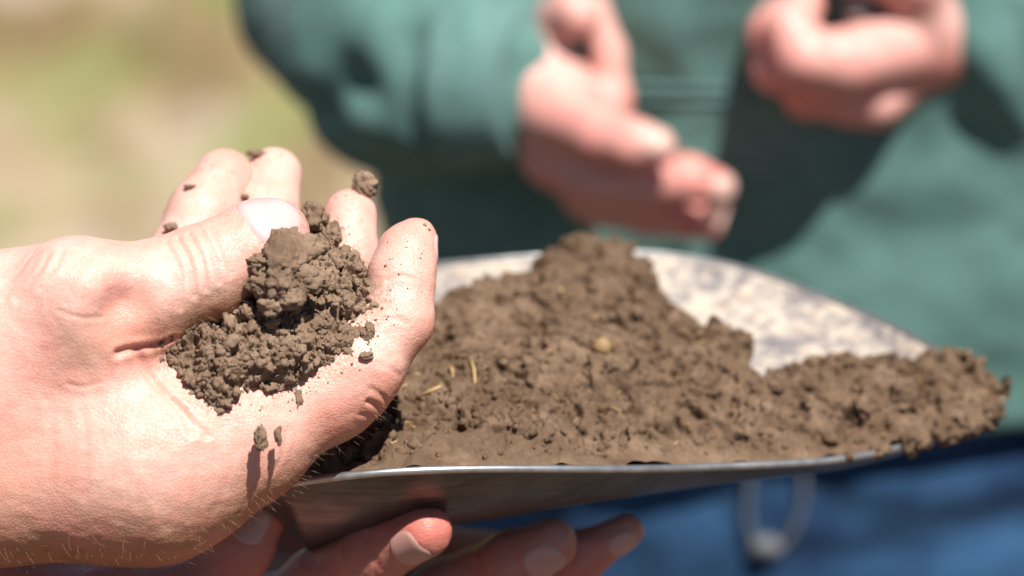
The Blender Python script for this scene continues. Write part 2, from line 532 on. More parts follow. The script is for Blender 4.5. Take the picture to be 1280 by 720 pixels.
def build_grass():
    m, nt, b = new_mat('dry_grass_blades')
    a = nd(nt, 'ShaderNodeAttribute', attribute_name='tint').outputs['Fac']
    c = ramp(nt, a, [(0.0, (0.17, 0.20, 0.055)), (0.35, (0.28, 0.26, 0.09)), (0.7, (0.42, 0.32, 0.15)), (1.0, (0.52, 0.42, 0.25))])
    nt.links.new(c, b.inputs['Base Color']); b.inputs['Roughness'].default_value = 0.8
    n = 6500
    x = RNG.uniform(-2.6, 2.2, n); y = RNG.uniform(2.6, 8.5, n)
    P = np.stack([x, y, np.zeros(n)], 1)
    dens = fbm(P * np.array([3.5, 2.0, 1]), 2, 31)
    keep = (dens + RNG.uniform(-0.4, 0.4, n) > 0.05) & (P[:, 1] > 3.2)
    P = P[keep]; n = len(P)
    P[:, 2] = 0.03 * fbm(P * 0.7, 3, 5)
    g = np.clip(0.50 - 1.5 * fbm(P * np.array([3.2, 2.2, 1]) + 40, 2, 77) + RNG.normal(0, 0.18, n), 0, 1)
    h = RNG.uniform(0.03, 0.13, n); wd = RNG.uniform(0.002, 0.005, n)
    ang = RNG.uniform(0, 2 * math.pi, n); ln = RNG.uniform(0.1, 0.9, n) * h
    la = RNG.uniform(0, 2 * math.pi, n)
    side = np.stack([np.cos(ang), np.sin(ang), 0 * ang], 1) * wd[:, None]
    lean = np.stack([np.cos(la), np.sin(la), 0 * la], 1) * ln[:, None]
    up = np.zeros((n, 3)); up[:, 2] = h
    V = np.stack([P - side, P + side, P + 0.4 * lean + 0.6 * up + 0.8 * side, P + 0.4 * lean + 0.6 * up - 0.8 * side, P + lean + up], 1).reshape(-1, 3)
    k = np.arange(n) * 5
    F = np.concatenate([np.stack([k, k + 1, k + 2], 1), np.stack([k, k + 2, k + 3], 1), np.stack([k + 3, k + 2, k + 4], 1)])
    o = mesh_obj('grass', V, F, m, world=True, smooth=False, attrs={'tint': np.repeat(g, 5)})
    tag(o, 'dry yellow and green grass covering the ground far behind', 'grass', kind='stuff')
build_grass()

# ------------------------------------------------------------------ clods
def ico(sub):
    bm = bmesh.new(); bmesh.ops.create_icosphere(bm, subdivisions=sub, radius=1.0)
    V = np.array([v.co[:] for v in bm.verts]); F = np.array([[v.index for v in f.verts] for f in bm.faces]); bm.free()
    return V, F
ICO = {s: ico(s) for s in (1, 2, 3, 4, 5)}
def clod(sub, seed, rough=1.0):
    V, F = ICO[sub]
    off = np.array([seed * 7.31, seed * 3.17, seed * 1.93])
    wrp = np.stack([fbm(V * 1.6 + off + 31 * i, 2, seed + i) for i in range(3)], 1)
    U = V + 0.35 * wrp
    r = 0.86 + rough * (0.30 * fbm(U * 1.5 + off, 3, seed) + 0.26 * (0.48 - worley(U * 2.1 + off, seed)) + 0.20 * (0.48 - worley(U * 5.0 + off, seed + 3)) - 0.22 * np.abs(fbm(U * 3.1 + off, 2, seed + 6)))
    if sub >= 3: r = r + rough * (0.10 * (0.48 - worley(U * 10.0 + off, seed + 5)) + 0.07 * fbm(V * 13 + off, 2, seed + 9))
    V = V + rough * 0.16 * wrp
    sq = np.array([1.0, 0.62 + 0.38 * hash3(np.array([seed]), np.array([1]), np.array([2]), 1)[0], 0.7 + 0.3 * hash3(np.array([seed]), np.array([3]), np.array([2]), 1)[0]])
    return V * r[:, None] * sq, F
CLODS = {s: [clod(s, 10 * s + i) for i in range(10 if s < 4 else 5)] for s in (1, 2, 3, 4)}

def rand_rot():
    q = RNG.normal(size=4); q /= np.linalg.norm(q); w, x, y, z = q
    return np.array([[1 - 2 * (y * y + z * z), 2 * (x * y - z * w), 2 * (x * z + y * w)],
                     [2 * (x * y + z * w), 1 - 2 * (x * x + z * z), 2 * (y * z - x * w)],
                     [2 * (x * z - y * w), 2 * (y * z + x * w), 1 - 2 * (x * x + y * y)]])
def scatter(P, R, lod):
    VV, FF = [], []; n0 = 0
    for p, r in zip(P, R):
        s = lod(r)
        V, F = CLODS[s][RNG.integers(len(CLODS[s]))]
        VV.append(V @ rand_rot().T * r + p); FF.append(F + n0); n0 += len(V)
    return np.concatenate(VV), np.concatenate(FF)

# ------------------------------------------------------------------ hands
def digit(*pts):
    return [(L(*p[:3]), p[3]) for p in pts]

def nail(form, p_dist, p_tip, dorsal, length, half, parent, back=0.0, lift=0.30, name='fingernail', mat=None):
    ax = p_tip - p_dist; ax = ax / np.linalg.norm(ax)
    n = dorsal - ax * (dorsal @ ax); n /= np.linalg.norm(n); b = np.cross(ax, n)
    rings, segs = 9, 40
    A, B, R = [0.0], [0.0], [0.0]
    for i in range(1, rings + 1):
        for k in range(segs):
            th = 2 * math.pi * k / segs; r = i / rings
            c, s = math.cos(th), math.sin(th)
            e = 2 / 2.7
            A.append(r * math.copysign(abs(c) ** e, c)); B.append(r * math.copysign(abs(s) ** e, s)); R.append(r)
    A, B, R = map(np.array, (A, B, R))
    axis_pt = p_tip + ax * (back + (A * length / 2))[:, None]
    ang = B * half
    d = np.cos(ang)[:, None] * n + np.sin(ang)[:, None] * b
    P = axis_pt + d * 22.0
    for _ in range(50):
        P = P - d * (form(P) * 0.8)[:, None]
    off = np.where(R > 0.95, -0.25, np.where(R > 0.85, lift * 0.75, lift))
    P = P + d * off[:, None]
    F = []
    for k in range(segs): F.append((0, 1 + k, 1 + (k + 1) % segs))
    for i in range(rings - 1):
        for k in range(segs):
            a = 1 + i * segs + k; a2 = 1 + i * segs + (k + 1) % segs; c = a + segs; c2 = a2 + segs
            F.append((a, c, c2)); F.append((a, c2, a2))
    return mesh_obj(name, P, np.array(F), mat or NAIL, parent)

def finish_skin(form, V, creases=(), dimples=(), reds=(), shade_tan_dir=None, shade_tan_pos=None, wrinkle=0.0, dirt=None):
    N = form.grad(V)
    red = np.zeros(len(V)); dz = np.zeros(len(V))
    for pts, wid, dep in creases:
        pts = np.asarray(pts, float)
        s2 = spline(np.c_[pts, np.zeros(len(pts))], 6) if len(pts) > 2 else np.c_[pts, np.zeros(len(pts))]
        P3, ok = form.march(s2[:, 0], s2[:, 1])
        P3 = P3[ok]
        if len(P3) < 2: continue
        d = seg_dist(V, P3)
        g = np.exp(-(d / wid) ** 2)
        dz -= dep * g - 0.35 * dep * np.exp(-((d - 1.9 * wid) / wid) ** 2)
        red = np.maximum(red, min(0.5, 0.45 * dep) * np.exp(-(d / (wid * 1.2)) ** 2))
    for (px, py, rad, dep) in dimples:
        P3, ok = form.march(np.array([px]), np.array([py]))
        d = np.linalg.norm(V - P3[0], axis=1)
        dz -= dep * np.exp(-(d / rad) ** 2)
    for c, rad, amt in reds:
        d = np.linalg.norm(V - c, axis=1)
        red = np.maximum(red, amt * np.exp(-(d / rad) ** 2))
    if wrinkle:
        dz += wrinkle * fbm(V * np.array([0.16, 0.28, 0.2]), 3, 3) + 0.35 * wrinkle * fbm(V * 0.6, 3, 13)
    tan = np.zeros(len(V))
    if shade_tan_dir is not None:
        tan = np.clip((N @ shade_tan_dir) * 1.3 + 0.25, 0, 1)  # skin facing this way painted browner, deepening the shade below
    if shade_tan_pos is not None:
        tan = np.maximum(tan, np.clip((shade_tan_pos[0] - V @ shade_tan_pos[1]) / shade_tan_pos[2], 0, 1))
    dirty = np.zeros(len(V))
    if dirt is not None:
        q = np.array(dirt + dirt[:1], float); q = np.c_[np.repeat(q[:-1], 5, 0) + np.tile(np.linspace(0, 0.8, 5), len(q) - 1)[:, None] * np.repeat(q[1:] - q[:-1], 5, 0), ]
        P3, ok = form.march(q[:, 0], q[:, 1])
        dirty = 0.75 * np.exp(-(seg_dist(V, P3[ok]) / 4.5) ** 2)
    return V + N * dz[:, None], {'dirt': dirty, 'red': np.clip(red, 0, 1), 'tan': tan}

# --- the cupped hand in the foreground
# outline of the soil lying in it
HANDFUL = [(196, 438), (206, 406), (232, 398), (268, 372), (300, 366), (318, 330), (352, 296), (374, 276), (392, 270), (410, 278), (422, 294), (420, 312), (448, 316), (458, 345), (484, 376),
           (466, 392), (462, 420), (432, 440), (424, 456), (392, 468), (350, 488), (318, 486), (292, 500), (280, 516), (258, 508), (244, 498), (232, 478), (212, 456)]
def build_cupped_hand():
    f = Form()
    # forearm and wrist run out of the picture to the left
    f.add(L(-950, 700, -10), L(-330, 560, 0), 36, 27, 10, )
    f.add(L(-330, 540, 4), L(-60, 500, 8), 26, 27, 14)
    # four metacarpals
    f.add(L(-90, 430, 22), L(205, 405, 50), 17, 13, 14)
    f.add(L(-90, 480, 20), L(280, 440, 42), 17, 12.5, 14)
    f.add(L(-80, 530, 16), L(345, 478, 26), 17, 12.5, 14)
    f.add(L(-70, 570, 8), L(412, 478, 4), 20, 14.5, 14)
    # heel: little finger side and thumb side
    f.add(L(-40, 588, 4), L(190, 572, 0), 27.5, 26.5, 16)
    f.add(L(190, 570, -1), L(300, 540, -2), 26.0, 19.5, 16)
    f.add(L(-120, 440, 0), L(80, 400, -8), 26, 19.5, 16)
    f.add(L(-30, 470, -2), L(120, 440, -2), 24, 17, 16)
    f.add(L(92, 356, -22), L(112, 364, -24), 11, 10, 8)
    # thumb
    f.chain(digit((40, 410, -8, 18.5), (110, 386, -14, 16.6), (185, 368, -15, 13.2), (255, 341, -12, 12.2), (318, 306, -8, 10.6), (345, 294, -6, 9.4)), 6, 9)
    # index, middle, ring, little
    f.chain(digit((205, 405, 50, 12.5), (226, 330, 52, 10.4), (254, 268, 58, 9.9), (280, 225, 66, 9.1)), 3.5, 6)
    f.chain(digit((280, 440, 42, 12.5), (318, 350, 60, 10.3), (332, 268, 66, 9.4), (342, 220, 74, 8.5)), 3.5, 6)
    f.chain(digit((345, 478, 26, 12.5), (424, 386, 34, 9.8), (434, 318, 38, 8.6), (438, 270, 42, 7.8)), 3.5, 6)
    f.chain(digit((412, 478, 4, 14.0), (452, 452, 2, 11.5), (497, 400, 4, 9.2), (502, 345, 7, 8.6), (511, 312, 10, 7.1), (523, 294, 12, 4.5)), 4.5, 8)
    V, F = surface_net(f, 0.72, lo=L(-560, 800, -60) * np.array([1, 1, 1]), hi=None)
    cr = [
        # thumb-palm fold and life line
        ([(148, 442), (168, 436), (196, 432), (215, 424)], 1.1, 1.0),
        ([(172, 440), (182, 462), (205, 490), (228, 516), (240, 540)], 1.2, 0.7),
        ([(215, 500), (240, 525), (258, 545)], 1.0, 0.5),
        # thumb joint wrinkles
        ([(222, 298), (238, 330), (243, 370)], 0.8, 0.45), ([(236, 292), (252, 325), (258, 362)], 0.7, 0.5),
        ([(250, 287), (267, 318), (274, 352)], 0.7, 0.45), ([(208, 302), (224, 340), (226, 385)], 0.8, 0.3),
        ([(262, 283), (281, 312), (288, 344)], 0.7, 0.35),
        ([(60, 318), (46, 345), (22, 375)], 1.0, 0.35), ([(80, 312), (66, 340), (50, 360)], 0.9, 0.3), ([(40, 318), (24, 340), (4, 355)], 0.9, 0.3),
        ([(72, 388), (100, 398), (130, 402)], 0.7, 0.25), ([(85, 480), (105, 484), (124, 478)], 0.6, 0.22),
        # little finger base folds on the edge of the hand
        ([(484, 520), (472, 508), (460, 502)], 0.8, 0.7), ([(486, 508), (478, 495), (464, 486)], 0.7, 0.35), ([(474, 533), (462, 522), (450, 518)], 0.7, 0.3),
        ([(500, 470), (486, 460), (470, 454)], 0.7, 0.2),
        ([(470, 405), (490, 398), (510, 404)], 0.7, 0.3), ([(484, 350), (500, 345), (520, 350)], 0.7, 0.25),
        # palm lines running to the heel
        ([(330, 560), (322, 600), (300, 640)], 1.2, 0.12), ([(300, 530), (290, 580), (268, 640)], 1.2, 0.12), ([(200, 520), (205, 570), (196, 630)], 1.2, 0.12),
        ([(150, 560), (156, 600), (150, 650)], 1.2, 0.12), ([(360, 535), (352, 570), (340, 592)], 0.8, 0.25), ([(100, 500), (108, 560), (104, 620)], 1.2, 0.12),
        ([(60, 500), (66, 560), (60, 640)], 1.2, 0.12), ([(250, 560), (246, 600), (236, 650)], 0.8, 0.12),
    ]
    reds = [(L(440, 262, 20), 12, 0.5), (L(515, 300, 0), 12, 0.45), (L(345, 210, 50), 14, 0.5), (L(285, 215, 42), 13, 0.35),
            (L(150, 380, -30), 9, 0.5), (L(230, 560, -26), 14, 0.35), (L(420, 520, -10), 14, 0.45), (L(330, 540, -20), 14, 0.35), (L(20, 440, -25), 16, 0.25)]
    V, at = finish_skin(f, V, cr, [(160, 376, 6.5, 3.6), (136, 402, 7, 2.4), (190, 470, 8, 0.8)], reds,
                        shade_tan_dir=np.array([0.05, -0.95, 0.35]), wrinkle=0.13, dirt=HANDFUL)
    at['tan'] = np.clip(np.maximum(at['tan'], np.clip((-95.0 - V @ np.array([0.55, 0.83, 0.0])) / 55.0, 0, 1)), 0, 1)  # painted shade: browner towards the lower left of the heel
    N = f.grad(V)
    p = empty('person', L(-300, 700, 0))
    tag(p, "person's bare arm with pale open hand cupping a mound of soil at left", 'person')
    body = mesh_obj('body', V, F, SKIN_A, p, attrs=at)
    nail(f, L(255, 341, -12), L(345, 294, -6), np.array([-0.18, 0.55, -0.85]), 16, 1.0, p, back=-0.3, lift=0.45)
    nail(f, L(254, 268, 58), L(280, 225, 66), np.array([-0.35, 0.25, 0.9]), 11, 0.95, p)
    nail(f, L(332, 268, 66), L(342, 220, 74), np.array([0.1, 0.2, 1.0]), 11, 0.95, p)
    nail(f, L(434, 318, 38), L(438, 270, 42), np.array([0.5, 0.1, 0.9]), 10.5, 0.95, p)
    nail(f, L(508, 335, 7), L(519, 302, 11), np.array([0.95, 0.1, 0.5]), 8.5, 0.95, p)
    # fine pale hairs along the edge of the hand
    HV, HF = [], []; n0 = 0
    sel = np.argwhere((V[:, 0] > L(-20, 0, 0)[0]) & (N[:, 1] < -0.45) & (N[:, 2] < 0.35) & (N[:, 2] > -0.75)).ravel()
    for i in RNG.choice(sel, 420):
        a = V[i]; d0 = N[i] + 0.6 * RNG.normal(size=3) + np.array([0.7, 0, 0]); d0 /= np.linalg.norm(d0)
        ln = RNG.uniform(1.2, 4.2); bend = np.array([0.6, -0.2, 0]) + 0.5 * RNG.normal(size=3)
        pts = [a + d0 * ln * t + bend * (ln * 0.35) * t * t for t in (0, 0.35, 0.7, 1)]
        tv, tf = tube(pts, 0.045, 3, [1, 0.9, 0.7, 0.3]); HV.append(tv); HF.append(tf + n0); n0 += len(tv)
    h = mesh_obj('arm_hair', np.concatenate(HV), np.concatenate(HF), plain('fair_hair', (0.35, 0.22, 0.12), 0.4), p)
    h['kind'] = 'stuff'
    return f
HAND = build_cupped_hand()

# --- soil held in that hand
def in_poly(px, py, poly):
    ins = np.zeros(px.shape, bool); dist = np.full(px.shape, 1e9)
    n = len(poly)
    for i in range(n):
        (x0, y0), (x1, y1) = poly[i], poly[(i + 1) % n]
        c = ((y0 > py) != (y1 > py)) & (px < (x1 - x0) * (py - y0) / ((y1 - y0) if y1 != y0 else 1e-9) + x0)
        ins ^= c
        dx, dy = x1 - x0, y1 - y0
        t = np.clip(((px - x0) * dx + (py - y0) * dy) / (dx * dx + dy * dy), 0, 1)
        dist = np.minimum(dist, np.hypot(px - x0 - t * dx, py - y0 - t * dy))
    return ins, dist

def blur2(a, n):
    for _ in range(n):
        a = (a + np.roll(a, 1, 0) + np.roll(a, -1, 0) + np.roll(a, 1, 1) + np.roll(a, -1, 1)) / 5
    return a

def build_handful():
    poly = HANDFUL
    step = 1.15
    xs = np.arange(184, 498, step); ys = np.arange(238, 530, step)
    X, Y = np.meshgrid(xs, ys, indexing='ij')
    jx = 7 * vnoise(np.stack([X.ravel() * 0.09, Y.ravel() * 0.09, 0 * X.ravel()], 1), 4).reshape(X.shape)
    jy = 7 * vnoise(np.stack([X.ravel() * 0.09, Y.ravel() * 0.09, 0 * X.ravel() + 9], 1), 5).reshape(X.shape)
    ins, dist = in_poly(X + jx, Y + jy, poly)
    P, hit = HAND.march(X.ravel(), Y.ravel())
    w = (P[:, 2] - 1000).reshape(X.shape)
    # the soil fills the hollow of the palm: its face runs from the heel back to the fingertips
    A = np.array([(200, 437, -21), (240, 490, -25), (280, 514, -27), (350, 490, -21), (430, 452, -12), (482, 380, -4), (455, 330, 5), (420, 290, 10), (385, 255, 13), (330, 335, -4),
                  (270, 375, -11), (330, 400, -18), (350, 440, -23), (280, 440, -27), (400, 370, -11), (360, 370, -13), (420, 330, 1), (230, 420, -19)], float)
    q = ((X[..., None] - A[:, 0]) ** 2 + (Y[..., None] - A[:, 1]) ** 2 + 300.0) ** -1.4
    soil = blur2((q * A[:, 2]).sum(-1) / q.sum(-1), 40)
    hw = np.where(hit.reshape(X.shape), w, 60.0)
    hw = np.minimum(hw, soil + 9)
    rest = np.maximum(blur2(hw, 12) + 1.5, soil)
    e = np.clip(dist / 42.0, 0, 1)
    k = np.sqrt(1 - (1 - e) ** 2)
    W0 = np.where(ins, rest + (soil - rest) * k, rest + 2.5)
    W0 = blur2(W0, 2)
    s = MMPX * (1 + W0 / 1000)
    Pp = np.stack([(X - 640) * s, (360 - Y) * s, 1000 + W0], -1).reshape(-1, 3)
    Q = Pp + 3.0 * np.stack([fbm(Pp * 0.14 + 50 * i, 3, 66 + i) for i in range(3)], 1)
    lump = 3.0 * (0.5 - worley(Q * 0.105 + 3, 61)) + 1.6 * (0.5 - worley(Q * 0.24 + 3, 62)) + 0.5 * (0.5 - worley(Q * 0.6, 63)) + 2.3 * fbm(Q * 0.28, 5, 64, 0.6) - 2.2 * np.clip(0.22 - np.abs(fbm(Q * 0.16 + 9, 2, 69)), 0, 1) / 0.22
    lump = lump * np.clip(dist.ravel() / 10, 0.0, 1) * ins.ravel()
    dirv = np.array([0, 0.45, -0.9])
    Pp = Pp + dirv * lump[:, None]
    use = (ins | (dist < 5)).ravel()
    Fq = grid_faces(len(xs), len(ys))
    Fq = Fq[use[Fq].all(1)]
    keep = np.unique(Fq); remap = np.full(len(Pp), -1); remap[keep] = np.arange(len(keep))
    t = mesh_obj('soil_handful', Pp[keep], remap[Fq][:, ::-1], SOIL_A)
    tag(t, 'small mound of crumbly dark brown soil in the cupped open palm', 'soil')
    # loose crumbs over and around the mound
    cand = np.argwhere(ins & (dist > 1)).reshape(-1, 2)
    edge = np.argwhere(ins & (dist < 12)).reshape(-1, 2)
    sel = np.concatenate([cand[RNG.integers(len(cand), size=1000)], edge[RNG.integers(len(edge), size=420)]])
    ii = sel[:, 0] * len(ys) + sel[:, 1]
    R = np.clip(RNG.lognormal(-0.4, 0.75, len(ii)), 0.2, 3.2)
    C = Pp[ii] + dirv * (R * RNG.uniform(-0.45, 0.25, len(ii)))[:, None] + RNG.normal(0, 0.3, (len(ii), 3))
    V, F = scatter(C, R, lambda r: 3 if r > 1.0 else 2)
    c = mesh_obj('loose_crumbs', V, F, SOIL_A, t)
    c['kind'] = 'stuff'
build_handful()

def single_clod(px, py, w, size, label, seed, stretch=(1, 1, 1), sub=4, name='soil_clod', on=None, mat=None, rough=0.85, lift=0.45, group=None):
    """size in photograph pixels (radius)"""
    c = L(px, py, w)
    r = size * MMPX * (1 + w / 1000)
    if on is not None:
        P, ok = on.march(np.array([float(px)]), np.array([float(py)]))
        if ok[0]: c = P[0] + on.grad(P)[0] * r * lift
    V, F = clod(sub, seed, rough)
    V = V * np.array(stretch) * r + c
    o = mesh_obj(name, V, F, mat or SOIL_A)
    return tag(o, label, 'soil clod' if name == 'soil_clod' else name.replace('_', ' '), group)

single_clod(455, 232, 40, 21, 'brown soil clod perched on the tip of the ring finger', 41, (0.8, 1.15, 0.8), 5, group='clods on and above the cupped hand')
def falling_clump():
    base = [(352, 336, -20, 42, 5, (1.0, 1.12, 0.8)), (330, 355, -20, 26, 4, (1, 1, 0.9)), (380, 312, -17, 26, 4, (1, 1, 0.9)), (360, 374, -20, 27, 4, (1, 0.9, 0.9)), (386, 350, -18, 24, 4, (1, 1, 0.9)), (326, 328, -20, 22, 4, (1, 1, 1)), (364, 298, -16, 20, 4, (1, 1, 1)), (340, 382, -21, 20, 4, (1, 1, 1))]
    VV, FF = [], []; n0 = 0
    for i, (px, py, w, s, sub, st) in enumerate(base):
        V, F = clod(sub, 71 + i, 0.75); V = V * np.array(st) * s * MMPX + L(px, py, w)
        VV.append(V); FF.append(F + n0); n0 += len(V)
    o = mesh_obj('soil_clod', np.concatenate(VV), np.concatenate(FF), SOIL_A)
    tag(o, 'largest brown soil clump dropping past the thumbnail into the palm', 'soil clod', 'clods on and above the cupped hand')
falling_clump()
G = 'clods on and above the cupped hand'
for args in [
    (216, 287, 40, 11, 'small soil clod on the outer edge of the index finger above the thumb', 43, (1, 1.0, 1), 4),
    (238, 235, 40, 7, 'tiny flat soil crumb halfway up the index finger', 44, (1.5, 0.7, 1), 3),
    (322, 195, 46, 10, 'soil crumb lodged between the tips of index and middle fingers', 45, (1.4, 0.9, 1), 4),
    (308, 248, 48, 8, 'soil crumb low in the gap between index and middle fingers', 46, (1, 1, 1), 3),
    (272, 494, -24, 19, 'rounded soil clod at the lowest corner of the mound in the palm', 47, (1, 1.1, 1), 4),
    (372, 497, -14, 15, 'falling soil crumb just under the lower edge of the mound', 48, (0.6, 1.5, 0.8), 4),
    (352, 484, -16, 9, 'falling soil crumb touching the lower edge of the mound', 49, (0.8, 1.5, 0.8), 4),
    (326, 548, -28, 17, 'largest soil crumb falling in front of the heel of the palm', 50, (0.65, 1.7, 0.8), 4),
    (348, 545, -26, 11, 'slimmer soil crumb falling beside the largest one on the heel', 51, (0.55, 1.9, 0.8), 4),
    (457, 446, -8, 10, 'soil crumb on the little finger base beside the mound', 52, (1, 1, 1), 4),
    (390, 268, 6, 19, 'upright soil clod topping the mound beside the thumb tip', 54, (0.9, 1.25, 0.9), 4),
    (462, 412, -8, 10, 'soil crumb falling beside the little finger at the right of the mound', 53, (0.8, 1.3, 0.8), 4)]:
    on = None if ('falling' in args[4] or 'topping' in args[4]) else HAND
    single_clod(*args, on=on, group=G)

def build_specks():
    C, R = [], []
    spots = [(482, 332, 3.0), (508, 309, 1.6), (531, 282, 4.2), (536, 287, 3.0), (487, 324, 1.5), (420, 247, 2.0), (432, 245, 2.6), (446, 262, 1.4), (428, 285, 2.4), (437, 293, 2.2), (452, 300, 1.3),
             (415, 262, 1.5), (290, 215, 1.8), (266, 208, 1.6), (352, 195, 2.0), (470, 400, 3), (478, 385, 3), (440, 455, 3.4), (450, 462, 2.2), (427, 466, 3), (460, 430, 2), (398, 472, 2.6), (300, 506, 2.2), (243, 510, 2), (410, 478, 2), (472, 420, 2.2), (365, 190, 2.2)]
    for (x, y, s) in spots:
        P, ok = HAND.march(np.array([float(x)]), np.array([float(y)]))
        if ok[0]: C.append(P[0]); R.append(s * MMPX)
    for _ in range(70):
        x, y = [(285, 230), (342, 225), (438, 285), (510, 330)][RNG.integers(4)]
        P, ok = HAND.march(np.array([x + RNG.normal(0, 20)]), np.array([y + RNG.normal(0, 28)]))
        if ok[0]: C.append(P[0]); R.append(RNG.uniform(0.5, 1.8) * MMPX)
    for _ in range(90):
        a = RNG.uniform(0, 1); x = 330 + 150 * a + RNG.normal(0, 12); y = 500 - 120 * a + abs(RNG.normal(0, 16))
        P, ok = HAND.march(np.array([x]), np.array([y]))
        if ok[0]: C.append(P[0]); R.append(RNG.uniform(0.6, 2.0) * MMPX)
    V, F = scatter(np.array(C), np.array(R), lambda r: 2)
    tag(mesh_obj('soil_specks', V, F, SOIL_A), 'scattered soil specks clinging to the fingers and palm of the cupped hand', 'soil specks', kind='stuff')
build_specks()

# ------------------------------------------------------------------ the metal scoop
SX = np.array([0.0, .1, .2, .3, .4, .5, .6, .7, .8, .9, .96, 1.0])
FRONT = np.array([(300, 612, 22), (393, 596, 11), (486, 586, 6), (580, 583, 10), (672, 583, 18), (765, 584, 29), (860, 582, 47), (952, 578, 56), (1050, 574, 69), (1150, 552, 86), (1215, 527, 98), (1250, 500, 112)], float)
BACK = np.array([(430, 352, 210), (490, 338, 206), (545, 331, 204), (610, 325, 202), (680, 319, 202), (750, 315, 202), (822, 314, 202), (925, 330, 196), (1035, 372, 182), (1140, 418, 160), (1205, 450, 140), (1250, 498, 114)], float)
def rim(tab, s):
    q = np.stack([np.interp(s, SX, tab[:, i]) for i in range(3)], -1)
    sc = MMPX * (1 + q[..., 2] / 1000)
    return np.stack([(q[..., 0] - 640) * sc, (360 - q[..., 1]) * sc, 1000 + q[..., 2]], -1)
def smooth_tab(tab):
    s = np.linspace(0, 1, 121)
    t = np.stack([np.interp(s, SX, tab[:, i]) for i in range(3)], -1)
    for _ in range(60):
        t[1:-1] = (t[:-2] + 2 * t[1:-1] + t[2:]) / 4
    return s, t
_s, _f = smooth_tab(FRONT); _, _b = smooth_tab(BACK)
SX = _s; FRONT = _f; BACK = _b
def sag(s, t):
    s = np.clip(s, 0, 1)
    depth = 42.0 * (1 - s) ** 0.55 * np.clip(1.15 - 0.45 * s, 0, 1) * np.clip(s / 0.07, 0, 1) ** 0.6
    return depth * (1 - np.abs(2 * t - 1) ** 4.0)
def blade(s, t):
    F, B = rim(FRONT, s), rim(BACK, s)
    return F + (B - F) * t[..., None] - WUP * sag(s, t)[..., None]
def build_scoop():
    p = empty('scoop', L(760, 640, 120))
    tag(p, 'bare sheet metal scoop blade with dusty inside, heaped with soil', 'scoop')
    ns, ntt = 130, 60
    s = np.linspace(0, 1, ns) ; t = (1 - np.cos(np.linspace(0, math.pi, ntt))) / 2
    S, T = np.meshgrid(s, t, indexing='ij')
    Pi = blade(S, T).reshape(-1, 3)
    th = 1.5
    So = np.stack([np.gradient(Pi.reshape(ns, ntt, 3), axis=0), np.gradient(Pi.reshape(ns, ntt, 3), axis=1)])
    N = np.cross(So[0], So[1]); N /= np.maximum(np.linalg.norm(N, axis=-1, keepdims=True), 1e-9)
    N = N.reshape(-1, 3)
    if (N @ WUP).mean() < 0: N = -N
    Po = Pi - N * th
    q = grid_faces(ns, ntt)
    mesh_obj('blade_inside', Pi, q, DUSTY, p)
    # outside sheet with the rolled bright rim closing it
    ring = [i * ntt for i in range(ns)] + [(ns - 1) * ntt + j for j in range(1, ntt)] + [i * ntt + ntt - 1 for i in range(ns - 2, -1, -1)] + [j for j in range(ntt - 2, 0, -1)]
    n0 = len(Pi)
    mesh_obj('blade_outside', Po, q[:, ::-1], METAL, p)
    edge = np.array([Pi[i] - N[i] * th * 0.5 for i in ring] + [Pi[ring[0]] - N[ring[0]] * th * 0.5])
    V, F = tube(edge, 1.15, 8)
    mesh_obj('rim', V, F, plain('worn_bright_steel', (0.72, 0.71, 0.69), 0.32, 0.9, 0.35, 250), p)
build_scoop()

# --- soil heap on the scoop
def boundary(s):
    # share of the width (front = 0) the soil covers, along the blade
    return np.interp(s, [0, .1, .2, .3, .37, .41, .5, .545, .58, .62, .65, .685, .70, .73, .78, .82, .86, .90, .94, 1.0],
                        [.76, .76, .76, .77, .82, .95, 1.0, .99, .82, .68, .64, .56, .40, .42, .54, .60, .62, .70, 1.02, 1.1])
def heap_height(s, t):
    bd = boundary(s)
    h = 3.0 + 5.0 * np.clip(t / 0.3, 0, 1) * np.clip((1.02 - s) / 0.3, 0.4, 1)
    h = h + 5.0 * np.exp(-(((s - 0.485) / 0.095) ** 2 + ((t - 0.80) / 0.32) ** 2))
    h = h + 7.0 * np.exp(-(((s - 0.42) / 0.2) ** 2 + ((t - 0.55) / 0.3) ** 2))
    h = h + 5.0 * np.exp(-(((s - 0.31) / 0.035) ** 2 + ((t - 0.76) / 0.12) ** 2))
    h = h + 3.0 * np.exp(-(((s - 0.955) / 0.05) ** 2 + ((t - 0.6) / 0.5) ** 2))
    h = h + 4.0 * np.exp(-(((s - 0.80) / 0.10) ** 2 + ((t - 0.35) / 0.3) ** 2))
    e = np.clip((bd - t) / 0.16, -1, 1)
    h = h * np.clip(t / 0.08, 0.0, 1)
    return np.where(e > 0, h * (1 - (1 - e) ** 2.2) - sag(s, t) * 0.9 * (1 - e) ** 2, -sag(s, t) - 3.0 + 8 * np.minimum(e, 0))
